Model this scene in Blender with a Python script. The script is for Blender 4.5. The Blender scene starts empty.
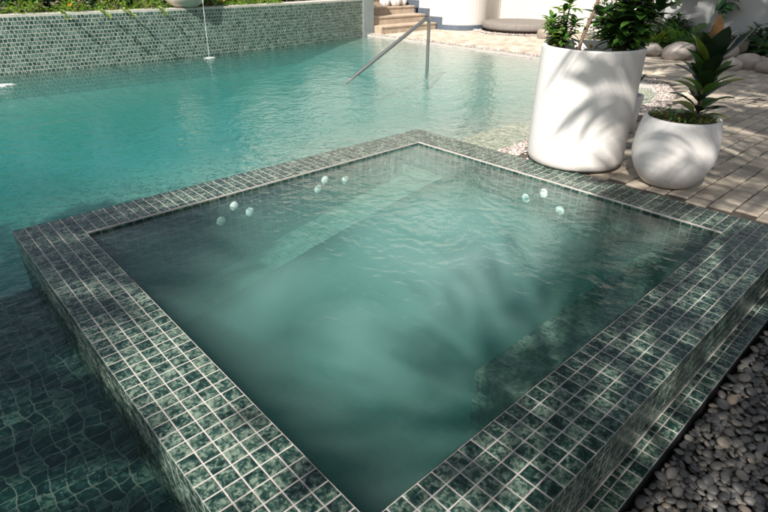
import bpy, math, random
from mathutils import Vector, Matrix, noise
from mathutils.geometry import tessellate_polygon

R = random.Random(7)
C = bpy.context.scene.collection
PI = math.pi

# ------------------------------------------------------------------ helpers
class MB:
    """collects verts / faces / per-face material slots and smooth flags"""
    def __init__(s):
        s.v = []; s.f = []; s.m = []; s.s = []
    def face(s, pts, mi=0, sm=False):
        b = len(s.v); s.v.extend([tuple(p) for p in pts])
        s.f.append(tuple(range(b, b + len(pts)))); s.m.append(mi); s.s.append(sm)
    def grid(s, rows, mi=0, sm=True, closed=False):
        b = len(s.v); n = len(rows[0])
        for r in rows: s.v.extend([tuple(p) for p in r])
        for i in range(len(rows) - 1):
            for j in range(n if closed else n - 1):
                k = (j + 1) % n
                s.f.append((b+i*n+j, b+i*n+k, b+(i+1)*n+k, b+(i+1)*n+j)); s.m.append(mi); s.s.append(sm)
    def box(s, x0, x1, y0, y1, z0, z1, mi=0):
        p = [(x0,y0,z0),(x1,y0,z0),(x1,y1,z0),(x0,y1,z0),(x0,y0,z1),(x1,y0,z1),(x1,y1,z1),(x0,y1,z1)]
        for q in ((3,2,1,0),(4,5,6,7),(0,1,5,4),(1,2,6,5),(2,3,7,6),(3,0,4,7)):
            s.face([p[i] for i in q], mi)
    def bbox(s, x0, x1, y0, y1, z0, z1, b=.01, mi=0):
        """box with chamfered top edges"""
        s.box(x0, x1, y0, y1, z0, z1 - b, mi)
        lo = [(x0,y0,z1-b),(x1,y0,z1-b),(x1,y1,z1-b),(x0,y1,z1-b)]
        hi = [(x0+b,y0+b,z1),(x1-b,y0+b,z1),(x1-b,y1-b,z1),(x0+b,y1-b,z1)]
        s.f.pop(-5); s.m.pop(-5); s.s.pop(-5)
        for i in range(4):
            j = (i+1) % 4; s.face([lo[i], lo[j], hi[j], hi[i]], mi)
        s.face(hi, mi)
    def lathe(s, prof, c=(0,0,0), n=64, mi=0, sm=True):
        rows = []
        for r, z in prof:
            rows.append([(c[0]+r*math.cos(2*PI*k/n), c[1]+r*math.sin(2*PI*k/n), c[2]+z) for k in range(n)])
        s.grid(rows, mi, sm, True)
    def tube(s, pts, rad, n=10, mi=0, caps=True):
        pts = [Vector(p) for p in pts]
        if not isinstance(rad, (list, tuple)): rad = [rad]*len(pts)
        rows = []; prev = None
        for i, p in enumerate(pts):
            d = (pts[min(i+1, len(pts)-1)] - pts[max(i-1, 0)]).normalized()
            if prev is None:
                a = d.cross(Vector((0,0,1)))
                if a.length < .05: a = d.cross(Vector((1,0,0)))
            else:
                a = prev - d*prev.dot(d)
            a.normalize(); prev = a; b = d.cross(a)
            rows.append([p + (a*math.cos(2*PI*k/n) + b*math.sin(2*PI*k/n))*rad[i] for k in range(n)])
        s.grid(rows, mi, True, True)
        if caps:
            s.face(rows[0][::-1], mi); s.face(rows[-1], mi)
    def leaf(s, base, d, up, L, w, droop=.25, fold=.18, seg=5, mi=0, tip=1.0, belly=.42):
        """one blade: 3 verts across, bent downwards and folded along its midrib"""
        d = Vector(d).normalized(); up = Vector(up)
        sd = d.cross(up)
        if sd.length < .05: sd = d.cross(Vector((1,.3,.2)))
        sd.normalize(); nn = sd.cross(d).normalized()
        p = Vector(base); rows = []; ang = 0
        for i in range(seg + 1):
            t = i/seg
            ww = w*.5*(math.sin(PI*min(1, (t/belly)*.5 if t < belly else .5 + .5*(t-belly)/(1-belly)))**.8*.97 + .03*(1-t))
            a = droop*t*1.6
            dd = d*math.cos(a) - nn*math.sin(a)
            n2 = nn*math.cos(a) + d*math.sin(a)
            rows.append([p - sd*ww + n2*ww*fold*2, p.copy(), p + sd*ww + n2*ww*fold*2])
            p = p + dd*(L/seg)
        s.grid(rows, mi, True)
    def build(s, name, mats, parent=None, uv=False):
        me = bpy.data.meshes.new(name)
        me.from_pydata(s.v, [], s.f)
        if not isinstance(mats, (list, tuple)): mats = [mats]
        for m in mats: me.materials.append(m)
        me.polygons.foreach_set('material_index', s.m)
        me.polygons.foreach_set('use_smooth', s.s)
        if uv:
            l = me.uv_layers.new(name='UVMap')
            for p in me.polygons:
                n = p.normal; ax = max(range(3), key=lambda i: abs(n[i]))
                for li in p.loop_indices:
                    c = me.vertices[me.loops[li].vertex_index].co
                    l.data[li].uv = (c.y, c.z) if ax == 0 else ((c.x, c.z) if ax == 1 else (c.x, c.y))
        me.update()
        o = bpy.data.objects.new(name, me); C.objects.link(o)
        if parent is not None:
            o.parent = parent
            o.location = -Vector(parent.location)
        return o

def tag(o, label=None, cat=None, group=None, kind=None):
    if label: o['label'] = label
    if cat: o['category'] = cat
    if group: o['group'] = group
    if kind: o['kind'] = kind
    return o

def thing(name, label, cat, loc=(0,0,0), group=None):
    o = bpy.data.objects.new(name, None); C.objects.link(o)
    o.location = loc; o.empty_display_size = .1
    return tag(o, label, cat, group)

# ------------------------------------------------------------------ materials
class NT:
    def __init__(s, name):
        s.mat = bpy.data.materials.new(name); s.mat.use_nodes = True
        s.t = s.mat.node_tree; s.t.nodes.clear()
        s.out = s.n('ShaderNodeOutputMaterial')
    def n(s, typ, ins=None, **kw):
        nd = s.t.nodes.new(typ)
        for k, v in kw.items(): setattr(nd, k, v)
        for k, v in (ins or {}).items():
            sock = nd.inputs[k]
            if isinstance(v, bpy.types.NodeSocket): s.t.links.new(v, sock)
            else:
                sock.default_value = v
        return nd
    def link(s, a, b): s.t.links.new(a, b)
    def math(s, op, a, b=0.0, clamp=False):
        nd = s.n('ShaderNodeMath', {0: a, 1: b}, operation=op); nd.use_clamp = clamp
        return nd.outputs[0]
    def ramp(s, fac, stops, interp='LINEAR'):
        nd = s.n('ShaderNodeValToRGB', {0: fac}); cr = nd.color_ramp; cr.interpolation = interp
        while len(cr.elements) > len(stops): cr.elements.remove(cr.elements[-1])
        while len(cr.elements) < len(stops): cr.elements.new(.5)
        for e, (p, c) in zip(cr.elements, stops):
            e.position = p; e.color = tuple(c) + (1,) if len(c) == 3 else c
        return nd.outputs[0]
    def mix(s, fac, a, b, blend='MIX'):
        nd = s.n('ShaderNodeMix', data_type='RGBA', blend_type=blend)
        for k, v in ((0, fac), (6, a), (7, b)):
            if isinstance(v, bpy.types.NodeSocket): s.link(v, nd.inputs[k])
            else: nd.inputs[k].default_value = v if not isinstance(v, tuple) or len(v) == 4 else v + (1,)
        return nd.outputs[2]
    def noise(s, vec, scale, detail=4, rough=.55, w=None, dist=0.0):
        nd = s.n('ShaderNodeTexNoise', {'Scale': scale, 'Detail': detail, 'Roughness': rough, 'Distortion': dist})
        if vec is not None: s.link(vec, nd.inputs['Vector'])
        if w is not None:
            nd.noise_dimensions = '4D'; s.link(w, nd.inputs['W'])
        return nd
    def bump(s, h, strength=.3, dist=.01, normal=None):
        nd = s.n('ShaderNodeBump', {'Height': h, 'Strength': strength, 'Distance': dist})
        if normal is not None: s.link(normal, nd.inputs['Normal'])
        return nd.outputs[0]
    def pos(s): return s.n('ShaderNodeNewGeometry').outputs['Position']
    def island(s): return s.n('ShaderNodeNewGeometry').outputs['Random Per Island']
    def obj(s): return s.n('ShaderNodeTexCoord').outputs['Object']
    def uv(s): return s.n('ShaderNodeTexCoord').outputs['UV']
    def principled(s, **k):
        nd = s.n('ShaderNodeBsdfPrincipled')
        for kk, v in k.items():
            key = kk.replace('_', ' ')
            if isinstance(v, bpy.types.NodeSocket): s.link(v, nd.inputs[key])
            else: nd.inputs[key].default_value = v + (1,) if isinstance(v, tuple) and len(v) == 3 else v
        s.link(nd.outputs[0], s.out.inputs[0]); return nd

def mat_plain(name, col, rough=.6, var=.15, scale=30, bump=.15, metallic=0.0, dist=.004):
    t = NT(name); p = t.obj(); nz = t.noise(p, scale, 5, .6).outputs[0]
    lo = tuple(c*(1-var) for c in col); hi = tuple(min(1, c*(1+var)) for c in col)
    c = t.ramp(nz, [(.3, lo), (.7, hi)])
    t.principled(Base_Color=c, Roughness=rough, Metallic=metallic, Normal=t.bump(nz, bump, dist)); return t.mat

def mat_tile(name, dark, mid, light, rough=.24, scale=58, bias=0.0):
    """glazed stone-look mosaic: every tile an island with its own clouding"""
    t = NT(name); p = t.pos(); isl = t.island()
    w = t.math('MULTIPLY', isl, 37.0)
    a = t.noise(p, scale, 7, .68, w, .9)
    b = t.noise(p, scale*.32, 3, .5, w, .3)
    f = t.math('ADD', t.math('MULTIPLY', a.outputs[0], .78), t.math('MULTIPLY', b.outputs[0], .22))
    f = t.math('ADD', f, t.math('MULTIPLY', t.math('SUBTRACT', isl, .5), .06))
    f = t.math('ADD', f, bias)
    c = t.ramp(f, [(.41, dark), (.49, mid), (.57, light), (.72, tuple(min(1,q*1.5) for q in light))])
    n2 = t.noise(p, 9, 2, .5).outputs[0]
    rg = t.math('ADD', t.math('MULTIPLY', a.outputs[0], .16), rough - .06)
    t.principled(Base_Color=c, Roughness=rg, Normal=t.bump(t.math('ADD', n2, t.math('MULTIPLY', a.outputs[0], .12)), .12, .006),
                 Specular_IOR_Level=.36)
    return t.mat

def mat_tiletex(name, dark, mid, light, grout, pitch=.05, gap=.0035, warp=0.0, offset=0.0, warp_scale=9.0):
    """tile sheet seen under water"""
    t = NT(name); v = t.uv()
    if warp:
        nz = t.noise(t.pos(), warp_scale, 3, .45).outputs[1]
        d = t.n('ShaderNodeVectorMath', {0: nz, 1: (.5, .5, .5)}, operation='SUBTRACT').outputs[0]
        d = t.n('ShaderNodeVectorMath', {0: d, 'Scale': warp}, operation='SCALE').outputs[0]
        v = t.n('ShaderNodeVectorMath', {0: v, 1: d}, operation='ADD').outputs[0]
    br = t.n('ShaderNodeTexBrick', {'Vector': v, 'Color1': (0,0,0,1), 'Color2': (1,1,1,1), 'Mortar': (0,0,0,1), 'Scale': 1.0,
             'Mortar Size': gap, 'Mortar Smooth': .1, 'Bias': 0.0, 'Brick Width': pitch, 'Row Height': pitch}, offset=offset, squash=1.0)
    rnd = br.outputs[0]
    nz = t.noise(v, 34, 6, .65, t.math('MULTIPLY', rnd, 31.0), .8).outputs[0]
    f = t.math('ADD', nz, t.math('MULTIPLY', t.math('SUBTRACT', rnd, .5), .18))
    c = t.ramp(f, [(.38, dark), (.5, mid), (.64, light)])
    c = t.mix(br.outputs[1], c, grout)
    t.principled(Base_Color=c, Roughness=.4, Specular_IOR_Level=.2); return t.mat

def mat_leaf(name, col, col2, rough=.35, trans=.35, scale=6):
    t = NT(name); isl = t.island(); nz = t.noise(t.obj(), scale, 3, .6).outputs[0]
    f = t.math('ADD', t.math('MULTIPLY', isl, .75), t.math('MULTIPLY', nz, .35))
    c = t.ramp(f, [(.15, col), (.85, col2)])
    p = t.principled(Base_Color=c, Roughness=rough, Specular_IOR_Level=.4)
    tr = t.n('ShaderNodeBsdfTranslucent', {'Color': t.mix(.6, c, (col2[0]*1.6, col2[1]*1.7, col2[2]*.6))})
    mx = t.n('ShaderNodeMixShader', {0: trans, 1: p.outputs[0], 2: tr.outputs[0]})
    t.link(mx.outputs[0], t.out.inputs[0]); return t.mat

def mat_water(name, waves, absorb=None, scatter=None, rough=.02, tint=(1,1,1), rings=()):
    """clear water: Fresnel mirror over a see-through body; waves = [(scale, stretch, strength_m)]"""
    t = NT(name); p = t.pos(); h = None
    for sc, (sx, sy), amp, det in waves:
        mp = t.n('ShaderNodeMapping', {'Vector': p, 'Scale': (sx, sy, 1)}).outputs[0]
        nd = t.noise(mp, sc, det, .5, None, .4).outputs[0]
        q = t.math('MULTIPLY', nd, amp); h = q if h is None else t.math('ADD', h, q)
    for (cx_, cy_, k_, dec, amp) in rings:
        wob = t.n('ShaderNodeVectorMath', {0: t.noise(p, 4.0, 3, .55).outputs[1], 'Scale': .40}, operation='SCALE').outputs[0]
        pw_ = t.n('ShaderNodeVectorMath', {0: p, 1: wob}, operation='ADD').outputs[0]
        ds = t.n('ShaderNodeVectorMath', {0: t.n('ShaderNodeVectorMath', {0: pw_, 1: (1,1,0)}, operation='MULTIPLY').outputs[0], 1: (cx_+.2, cy_+.2, 0)}, operation='DISTANCE').outputs['Value']
        q = t.math('MULTIPLY', t.math('SINE', t.math('MULTIPLY', ds, k_)), t.math('MULTIPLY', t.math('POWER', 2.718, t.math('MULTIPLY', ds, -dec)), amp))
        h = t.math('ADD', h, q)
    nrm = t.n('ShaderNodeBump', {'Height': h, 'Strength': 1.0, 'Distance': 1.0}).outputs[0]
    fr = t.n('ShaderNodeFresnel', {'IOR': 1.333, 'Normal': nrm}).outputs[0]
    tr = t.n('ShaderNodeBsdfTransparent', {'Color': tint + (1,)})
    gl = t.n('ShaderNodeBsdfGlossy', {'Color': (1,1,1,1), 'Roughness': rough, 'Normal': nrm})
    mx = t.n('ShaderNodeMixShader', {0: fr, 1: tr.outputs[0], 2: gl.outputs[0]})
    t.link(mx.outputs[0], t.out.inputs[0])
    vol = None
    if absorb:
        vol = t.n('ShaderNodeVolumeAbsorption', {'Color': absorb[0] + (1,), 'Density': absorb[1]}).outputs[0]
    if scatter:
        dens = scatter[1]
        if len(scatter) > 3:
            nz = t.noise(p, scatter[3], 2, .5).outputs[0]
            dens = t.math('MULTIPLY', t.ramp(nz, [(.38, (.15,)*3), (.62, (1,)*3)]), scatter[1])
        s2 = t.n('ShaderNodeVolumeScatter', {'Color': scatter[0] + (1,), 'Density': dens, 'Anisotropy': scatter[2]}).outputs[0]
        vol = s2 if vol is None else t.n('ShaderNodeAddShader', {0: vol, 1: s2}).outputs[0]
    if vol is not None: t.link(vol, t.out.inputs['Volume'])
    return t.mat

TD, TM, TL = (.005,.017,.0145), (.022,.052,.042), (.135,.18,.14)
M = {}
M['tile'] = mat_tile('green_marble_tile', TD, TM, TL)
M['tile_wall'] = mat_tile('green_wall_tile', (.012,.035,.030), (.035,.085,.068), (.13,.20,.155), .3, 20)
M['coping_tile'] = mat_tile('pale_green_mosaic', (.10,.13,.10), (.19,.22,.17), (.32,.33,.26), .3, 26)
M['grout'] = mat_plain('pinkish_grout', (.43,.395,.37), .85, .14, 60, .3)
M['wall_grout'] = mat_plain('pale_wall_grout', (.42,.405,.36), .85, .16, 12, .3)
M['spa_in'] = mat_tiletex('spa_inner_tile', (.012,.034,.030), (.035,.075,.062), (.11,.16,.13), (.17,.20,.175), gap=.0028, warp=.022, warp_scale=17)
M['step_tile'] = mat_tiletex('sun_speckle_step_tile', (.04,.075,.062), (.13,.17,.135), (.36,.38,.31), (.22,.245,.21), gap=.0028, warp=.03, warp_scale=20)  # paler, contrasty mottle paints the sun speckle onto the step block
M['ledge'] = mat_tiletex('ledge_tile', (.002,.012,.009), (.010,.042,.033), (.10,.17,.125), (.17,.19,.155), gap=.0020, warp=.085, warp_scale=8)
M['pool_floor'] = mat_tiletex('pool_floor_tile', (.20,.22,.18), (.29,.305,.255), (.38,.39,.33), (.36,.355,.30), warp=.02)
M['white_pot'] = mat_plain('white_fibre_cement', (.68,.655,.635), .55, .035, 14, .08)
def mat_pot():
    t = NT('white_fibre_cement_weathered'); p = t.obj(); a = t.noise(p, 14, 5, .6).outputs[0]; z = t.n('ShaderNodeSeparateXYZ', {0: p}).outputs[2]
    st = t.noise(t.n('ShaderNodeMapping', {'Vector': p, 'Scale': (1,1,.06)}).outputs[0], 22, 4, .6).outputs[0]
    c = t.ramp(a, [(.3, (.655,.63,.61)), (.7, (.70,.675,.655))])
    low = t.math('MULTIPLY', t.math('SUBTRACT', 1.0, t.math('DIVIDE', z, .11), True), t.math('MULTIPLY', t.noise(p, 38, 5, .65).outputs[0], 1.1), True)
    c = t.mix(t.math('MULTIPLY', low, .75), c, (.30,.25,.20))
    c = t.mix(t.ramp(st, [(.56, (0,)*3), (.74, (.22,)*3)]), c, (.45,.42,.38))
    g = t.noise(p, 160, 3, .6).outputs[0]
    t.principled(Base_Color=c, Roughness=.62, Normal=t.bump(t.math('ADD', t.math('MULTIPLY', g, .3), a), .12, .004)); return t.mat
M['white_pot'] = mat_pot()
M['white_paint'] = mat_plain('white_render', (.53,.495,.455), .8, .04, 3, .12)
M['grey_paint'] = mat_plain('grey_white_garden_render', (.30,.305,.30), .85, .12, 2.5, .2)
M['skirting'] = mat_plain('slate_blue_skirting', (.075,.095,.125), .6, .15, 8, .1)
M['pillar'] = mat_plain('grey_green_pillar_paint', (.17,.205,.20), .7, .12, 6, .15)
M['steel'] = mat_plain('brushed_steel', (.46,.43,.41), .28, .08, 40, .03, 1.0)
M['soil'] = mat_plain('dark_soil', (.045,.030,.020), .95, .5, 60, .8)
M['slab'] = mat_plain('grey_stone_slab', (.17,.152,.135), .9, .18, 22, .5)
M['stepstone'] = mat_plain('tan_sandstone', (.36,.285,.215), .85, .28, 9, .3)
M['bark'] = mat_plain('brown_bark', (.14,.095,.062), .9, .35, 40, .6)
M['urn'] = mat_plain('cream_stoneware', (.50,.43,.36), .7, .18, 8, .2)
M['foam'] = mat_plain('white_foam', (.85,.88,.87), .6, .05, 90, .4)
tf = NT('broken_foam'); pf = tf.noise(tf.pos(), 70, 4, .6).outputs[0]
tf.link(tf.n('ShaderNodeMixShader', {0: tf.ramp(pf, [(.40, (.12,)*3), (.60, (.9,)*3)]), 1: tf.n('ShaderNodeBsdfTransparent').outputs[0], 2: tf.n('ShaderNodeBsdfPrincipled', {'Base Color': (.78,.82,.81,1), 'Roughness': .5}).outputs[0]}).outputs[0], tf.out.inputs[0])
M['foam'] = tf.mat
M['jet'] = mat_plain('white_jet_froth', (.80,.80,.78), .8, .03, 40, .05)
M['dark_gap'] = mat_plain('dark_gap_mortar', (.085,.07,.056), .95, .3, 50, .4)
M['black_trim'] = mat_plain('dark_edge_trim', (.012,.014,.014), .5, .2, 30, .1)
M['lattice'] = mat_plain('white_lattice_paint', (.78,.76,.73), .6, .05, 30, .1)
M['leaf_bright'] = mat_leaf('bright_ground_cover_leaf', (.06,.13,.018), (.20,.30,.04), .4, .4)
M['leaf_mid'] = mat_leaf('mid_green_leaf', (.032,.10,.020), (.10,.21,.04), .32, .35)
M['leaf_dark'] = mat_leaf('dark_glossy_leaf', (.008,.032,.012), (.024,.068,.020), .28, .25)
M['leaf_rubber'] = mat_leaf('rubber_plant_leaf', (.008,.022,.012), (.020,.042,.016), .25, .15)
M['leaf_yellow'] = mat_leaf('yellow_green_leaf', (.13,.19,.022), (.27,.31,.04), .35, .4)
M['leaf_bronze'] = mat_leaf('bronze_leaf', (.085,.040,.014), (.17,.085,.03), .35, .35)
M['leaf_dry'] = mat_leaf('dry_leaf', (.22,.15,.06), (.34,.24,.09), .6, .3)
M['flower'] = mat_plain('orange_petal', (.75,.30,.02), .5, .1, 30, .05)
M['palm'] = mat_leaf('palm_frond', (.020,.060,.014), (.055,.12,.03), .35, .3)

def mat_setts():
    t = NT('sandy_stone_setts'); p = t.pos(); isl = t.island()
    a = t.noise(p, 26, 6, .65, t.math('MULTIPLY', isl, 19.0)).outputs[0]
    f = t.math('ADD', t.math('MULTIPLY', isl, .55), t.math('MULTIPLY', a, .5))
    c = t.ramp(f, [(.15, (.26,.22,.19)), (.40, (.395,.335,.265)), (.65, (.49,.42,.33)), (.95, (.59,.52,.42))])
    c2 = t.mix(t.ramp(t.noise(p, 3.5, 4, .6).outputs[0], [(.45, (0,)*3), (.75, (.5,)*3)]), c, (.20,.17,.145))
    t.principled(Base_Color=c2, Roughness=.82, Normal=t.bump(a, .5, .006)); return t.mat
M['setts'] = mat_setts()
def mat_pebble(name, stops):
    t = NT(name); oi = t.n('ShaderNodeObjectInfo').outputs['Random']; isl = t.island()
    r = t.math('FRACT', t.math('ADD', oi, isl)); p = t.obj()
    nz = t.noise(p, 40, 5, .6, t.math('MULTIPLY', r, 23.0)).outputs[0]
    f = t.math('ADD', t.math('MULTIPLY', r, .8), t.math('MULTIPLY', t.math('SUBTRACT', nz, .3), .35))
    t.principled(Base_Color=t.ramp(f, stops), Roughness=.48, Normal=t.bump(nz, .15, .003)); return t.mat
M['pebble'] = mat_pebble('grey_river_pebble', [(.1,(.07,.07,.072)), (.45,(.125,.12,.114)), (.75,(.185,.168,.15)), (.95,(.29,.22,.16))])
M['pale_pebble'] = mat_pebble('pale_pink_pebble', [(.1,(.22,.185,.165)), (.5,(.38,.32,.29)), (.9,(.55,.50,.46))])
M['boulder'] = mat_pebble('round_garden_boulder', [(.1,(.20,.175,.15)), (.4,(.28,.235,.195)), (.7,(.34,.30,.265)), (.95,(.42,.36,.30))])

# ------------------------------------------------------------------ tile laying
def lay(mb, o, u, v, nu, nv, pu, pv, gap=.0036, h=.0020, bev=.0026, skip=None, stagger=0.0, curve=None, jit=.0):
    """rows of bevelled tiles on the plane o + u*a + v*b, standing h proud along u x v"""
    o, u, v = Vector(o), Vector(u), Vector(v); n = u.cross(v).normalized()
    for j in range(nv):
        off = stagger*(j % 2)
        for i in range(nu):
            if skip and skip(i, j): continue
            a0, a1 = (i + off)*pu + gap/2, (i + 1 + off)*pu - gap/2
            b0, b1 = j*pv + gap/2, (j + 1)*pv - gap/2
            if jit:
                a0 += R.uniform(-jit, jit); a1 += R.uniform(-jit, jit); b0 += R.uniform(-jit, jit); b1 += R.uniform(-jit, jit)
            def P(a, b, c):
                if curve: return curve(a, b, c)
                return o + u*a + v*b + n*c
            lo = [P(a0,b0,0), P(a1,b0,0), P(a1,b1,0), P(a0,b1,0)]
            tl = R.uniform(-.0006, .0006)
            hi = [P(a0+bev,b0+bev,h+tl), P(a1-bev,b0+bev,h-tl), P(a1-bev,b1-bev,h), P(a0+bev,b1-bev,h)]
            b = len(mb.v); mb.v.extend([tuple(q) for q in lo + hi])
            for q in ((4,5,6,7),(0,1,5,4),(1,2,6,5),(2,3,7,6),(3,0,4,7)):
                mb.f.append(tuple(b + k for k in q)); mb.m.append(0); mb.s.append(False)

# ------------------------------------------------------------------ camera
W = Matrix(((0.67775401, 0.73526647, 0.00572012), (0.35265204, -0.31822166, -0.87998381), (-0.64520232, 0.59842977, -0.47496923)))
CAM = Vector((2.55990649, -2.70634516, 1.08403327))
cam = bpy.data.cameras.new('camera'); co = bpy.data.objects.new('camera', cam); C.objects.link(co)
rx, dn, fw = W[0], W[1], W[2]
mw = Matrix.Identity(4)
for i in range(3):
    mw[i][0] = rx[i]; mw[i][1] = -dn[i]; mw[i][2] = -fw[i]; mw[i][3] = CAM[i]
co.matrix_world = mw
cam.sensor_width = 36; cam.lens = 532.83/768*36
cam.clip_start = .05; cam.clip_end = 600
cam.dof.use_dof = True; cam.dof.focus_distance = 2.5; cam.dof.aperture_fstop = 5.6
bpy.context.scene.camera = co

# ------------------------------------------------------------------ light
EL = math.radians(44); SH = Vector((.40, -.92, 0)).normalized()
SUN = SH*math.cos(EL) + Vector((0,0,math.sin(EL)))
sl = bpy.data.lights.new('sun', 'SUN'); sl.energy = 5.0; sl.angle = math.radians(.53); sl.color = (1, .945, .87)
so = bpy.data.objects.new('sun', sl); C.objects.link(so); so.rotation_euler = SUN.to_track_quat('Z', 'Y').to_euler(); so.location = (0,0,20)
w = bpy.data.worlds.new('World'); bpy.context.scene.world = w; w.use_nodes = True
wt = w.node_tree; sky = wt.nodes.new('ShaderNodeTexSky'); sky.sky_type = 'NISHITA'; sky.sun_disc = False
sky.sun_elevation = EL; sky.sun_rotation = math.atan2(SH.x, SH.y); sky.dust_density = 2.0; sky.air_density = 1.0
bg = wt.nodes['Background']; bg.inputs[1].default_value = .07; hs = wt.nodes.new('ShaderNodeHueSaturation'); hs.inputs['Saturation'].default_value = .62   # hazy tropical sky
wt.links.new(sky.outputs[0], hs.inputs['Color']); wt.links.new(hs.outputs[0], bg.inputs[0])

# ================================================================== SPA
X0, X1, Y0, Y1 = -.253, 2.229, -2.459, .253
PX, PY = (X1-X0)/50, (Y1-Y0)/54
XI0, XI1, YI0, YI1 = X0+5*PX, X1-5*PX, Y0+5*PY, Y1-5*PY
ZG = -.0022
spa = thing('spa_tub', 'raised square hot tub clad in green marble mosaic, full of cloudy water', 'hot tub', ((X0+X1)/2, (Y0+Y1)/2, -.9))
g = MB()
for (a,b,c,d) in ((X0,XI0,Y0,Y1),(XI1,X1,Y0,Y1),(XI0,XI1,Y0,YI0),(XI0,XI1,YI1,Y1)):
    g.box(a, b, c, d, -1.3, ZG)
g.build('grout_body', M['grout'], spa)
mb = MB()
lay(mb, (X0,Y0,ZG), (1,0,0), (0,1,0), 50, 54, PX, PY, skip=lambda i,j: 5 <= i < 45 and 5 <= j < 49)
mb.build('rim', M['tile'], spa)
mb = MB()
lay(mb, (X1,Y0,-.6), (0,1,0), (0,0,1), 54, 12, PY, .05, gap=.0028, h=.0006, bev=.001)
lay(mb, (X0,Y0,-.6), (1,0,0), (0,0,1), 50, 12, PX, .05, gap=.0028, h=.0006, bev=.001)
lay(mb, (X0,Y1,-.6), (0,-1,0), (0,0,1), 54, 12, PY, .05, gap=.0028, h=.0006, bev=.001)
mb.build('outer_wall', M['tile'], spa)
e = .004
mb = MB()
zf = -.85
mb.face([(XI0+e,YI1-e,zf),(XI0+e,YI0+e,zf),(XI0+e,YI0+e,-.006),(XI0+e,YI1-e,-.006)][::-1])
mb.face([(XI1-e,YI0+e,zf),(XI1-e,YI1-e,zf),(XI1-e,YI1-e,-.006),(XI1-e,YI0+e,-.006)][::-1])
mb.face([(XI0+e,YI0+e,zf),(XI1-e,YI0+e,zf),(XI1-e,YI0+e,-.006),(XI0+e,YI0+e,-.006)][::-1])
mb.face([(XI1-e,YI1-e,zf),(XI0+e,YI1-e,zf),(XI0+e,YI1-e,-.006),(XI1-e,YI1-e,-.006)][::-1])
mb.face([(XI0,YI0,zf),(XI1,YI0,zf),(XI1,YI1,zf),(XI0,YI1,zf)])
mb.build('basin', M['spa_in'], spa, uv=True)
mb = MB(); mb.box(1.675, XI1-.01, -1.425, YI1-.01, zf+.007, -.215)
mb.build('step_block', M['step_tile'], spa, uv=True)
# slim grout lip along the waterline
mb = MB()
mb.box(XI0-.001, XI0+.003, YI0, YI1, -.007, .0012)
mb.box(XI0+.004, XI1, YI1-.003, YI1+.001, -.007, .0012)
mb.build('lip', M['grout'], spa)
# low tiled ledge at the foot of the wall
mb = MB()
mb.box(X1+.001, 2.3035, Y0, Y1, -.6, -.1975)
mb.build('ledge_body', M['grout'], spa)
mb = MB(); mb.box(2.3038, 2.3062, Y0, Y1, -.6, -.1985)
mb.build('edge_trim', M['black_trim'], spa)
mb = MB()
lay(mb, (X1+.004,Y0,-.1975), (1,0,0), (0,1,0), 1, 54, .0235, PY)
lay(mb, (X1+.0275,Y0,-.1975), (1,0,0), (0,1,0), 1, 54, .0475, PY)
mb.build('foot_ledge', M['tile'], spa)
def nozzle(x, y, z, axis):
    m = MB(); k0 = R.uniform(0, 50); rows = []
    for q in (0,.15,.3,.45,.6,.75,.9,1):
        row = []
        for a in range(24):
            an = 2*PI*a/24; w_ = 1 + .16*noise.noise(Vector((math.cos(an)*1.6, math.sin(an)*1.6, k0)))
            row.append((math.cos(an)*.027*q*w_, math.sin(an)*.027*q*w_, .006*(1-q*q)*(1+.12*noise.noise(Vector((math.cos(an)*q*3, math.sin(an)*q*5, k0))))))
        rows.append(row)
    m.grid(rows[::-1], 0, True, True)
    rot = Matrix.Rotation(PI/2, 3, 'Y') if axis == 'x' else Matrix.Rotation(PI/2, 3, 'X')
    m.v = [tuple(rot @ Vector(q) + Vector((x,y,z))) for q in m.v]
    m.build('jet', M['jet'], spa)
for y, z in ((-.838,-.079),(-.679,-.118),(-.895,-.124),(-1.465,-.077),(-1.374,-.139),(-1.553,-.141)):
    nozzle(XI0+e+.001, y, z, 'x')
for x, z in ((1.033,-.082),(.918,-.149),(1.153,-.153)):
    nozzle(x, YI1-e-.001, z, 'y')

# spa water: milky aerated body
mb = MB(); mb.box(XI0+.0045, XI1-.0045, YI0+.0045, YI1-.0045, zf-.03, -.014)
M['spa_water'] = mat_water('cloudy_spa_water', [(2.6,(1,1.4),.007,2),(7,(1,1.2),.0058,3),(22,(1,1.25),.0024,3)],
                           absorb=((.22,.70,.65),1.9), scatter=((.48,.71,.66),1.05,.1), rough=.04,
                           rings=((.95,-.95,62,2.2,.0008),(1.18,-.28,85,3.2,.0006),(.45,-1.45,75,3.2,.0005),(1.25,-1.6,66,2.6,.0006)))
tag(mb.build('spa_water', M['spa_water']), kind='structure')
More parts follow.
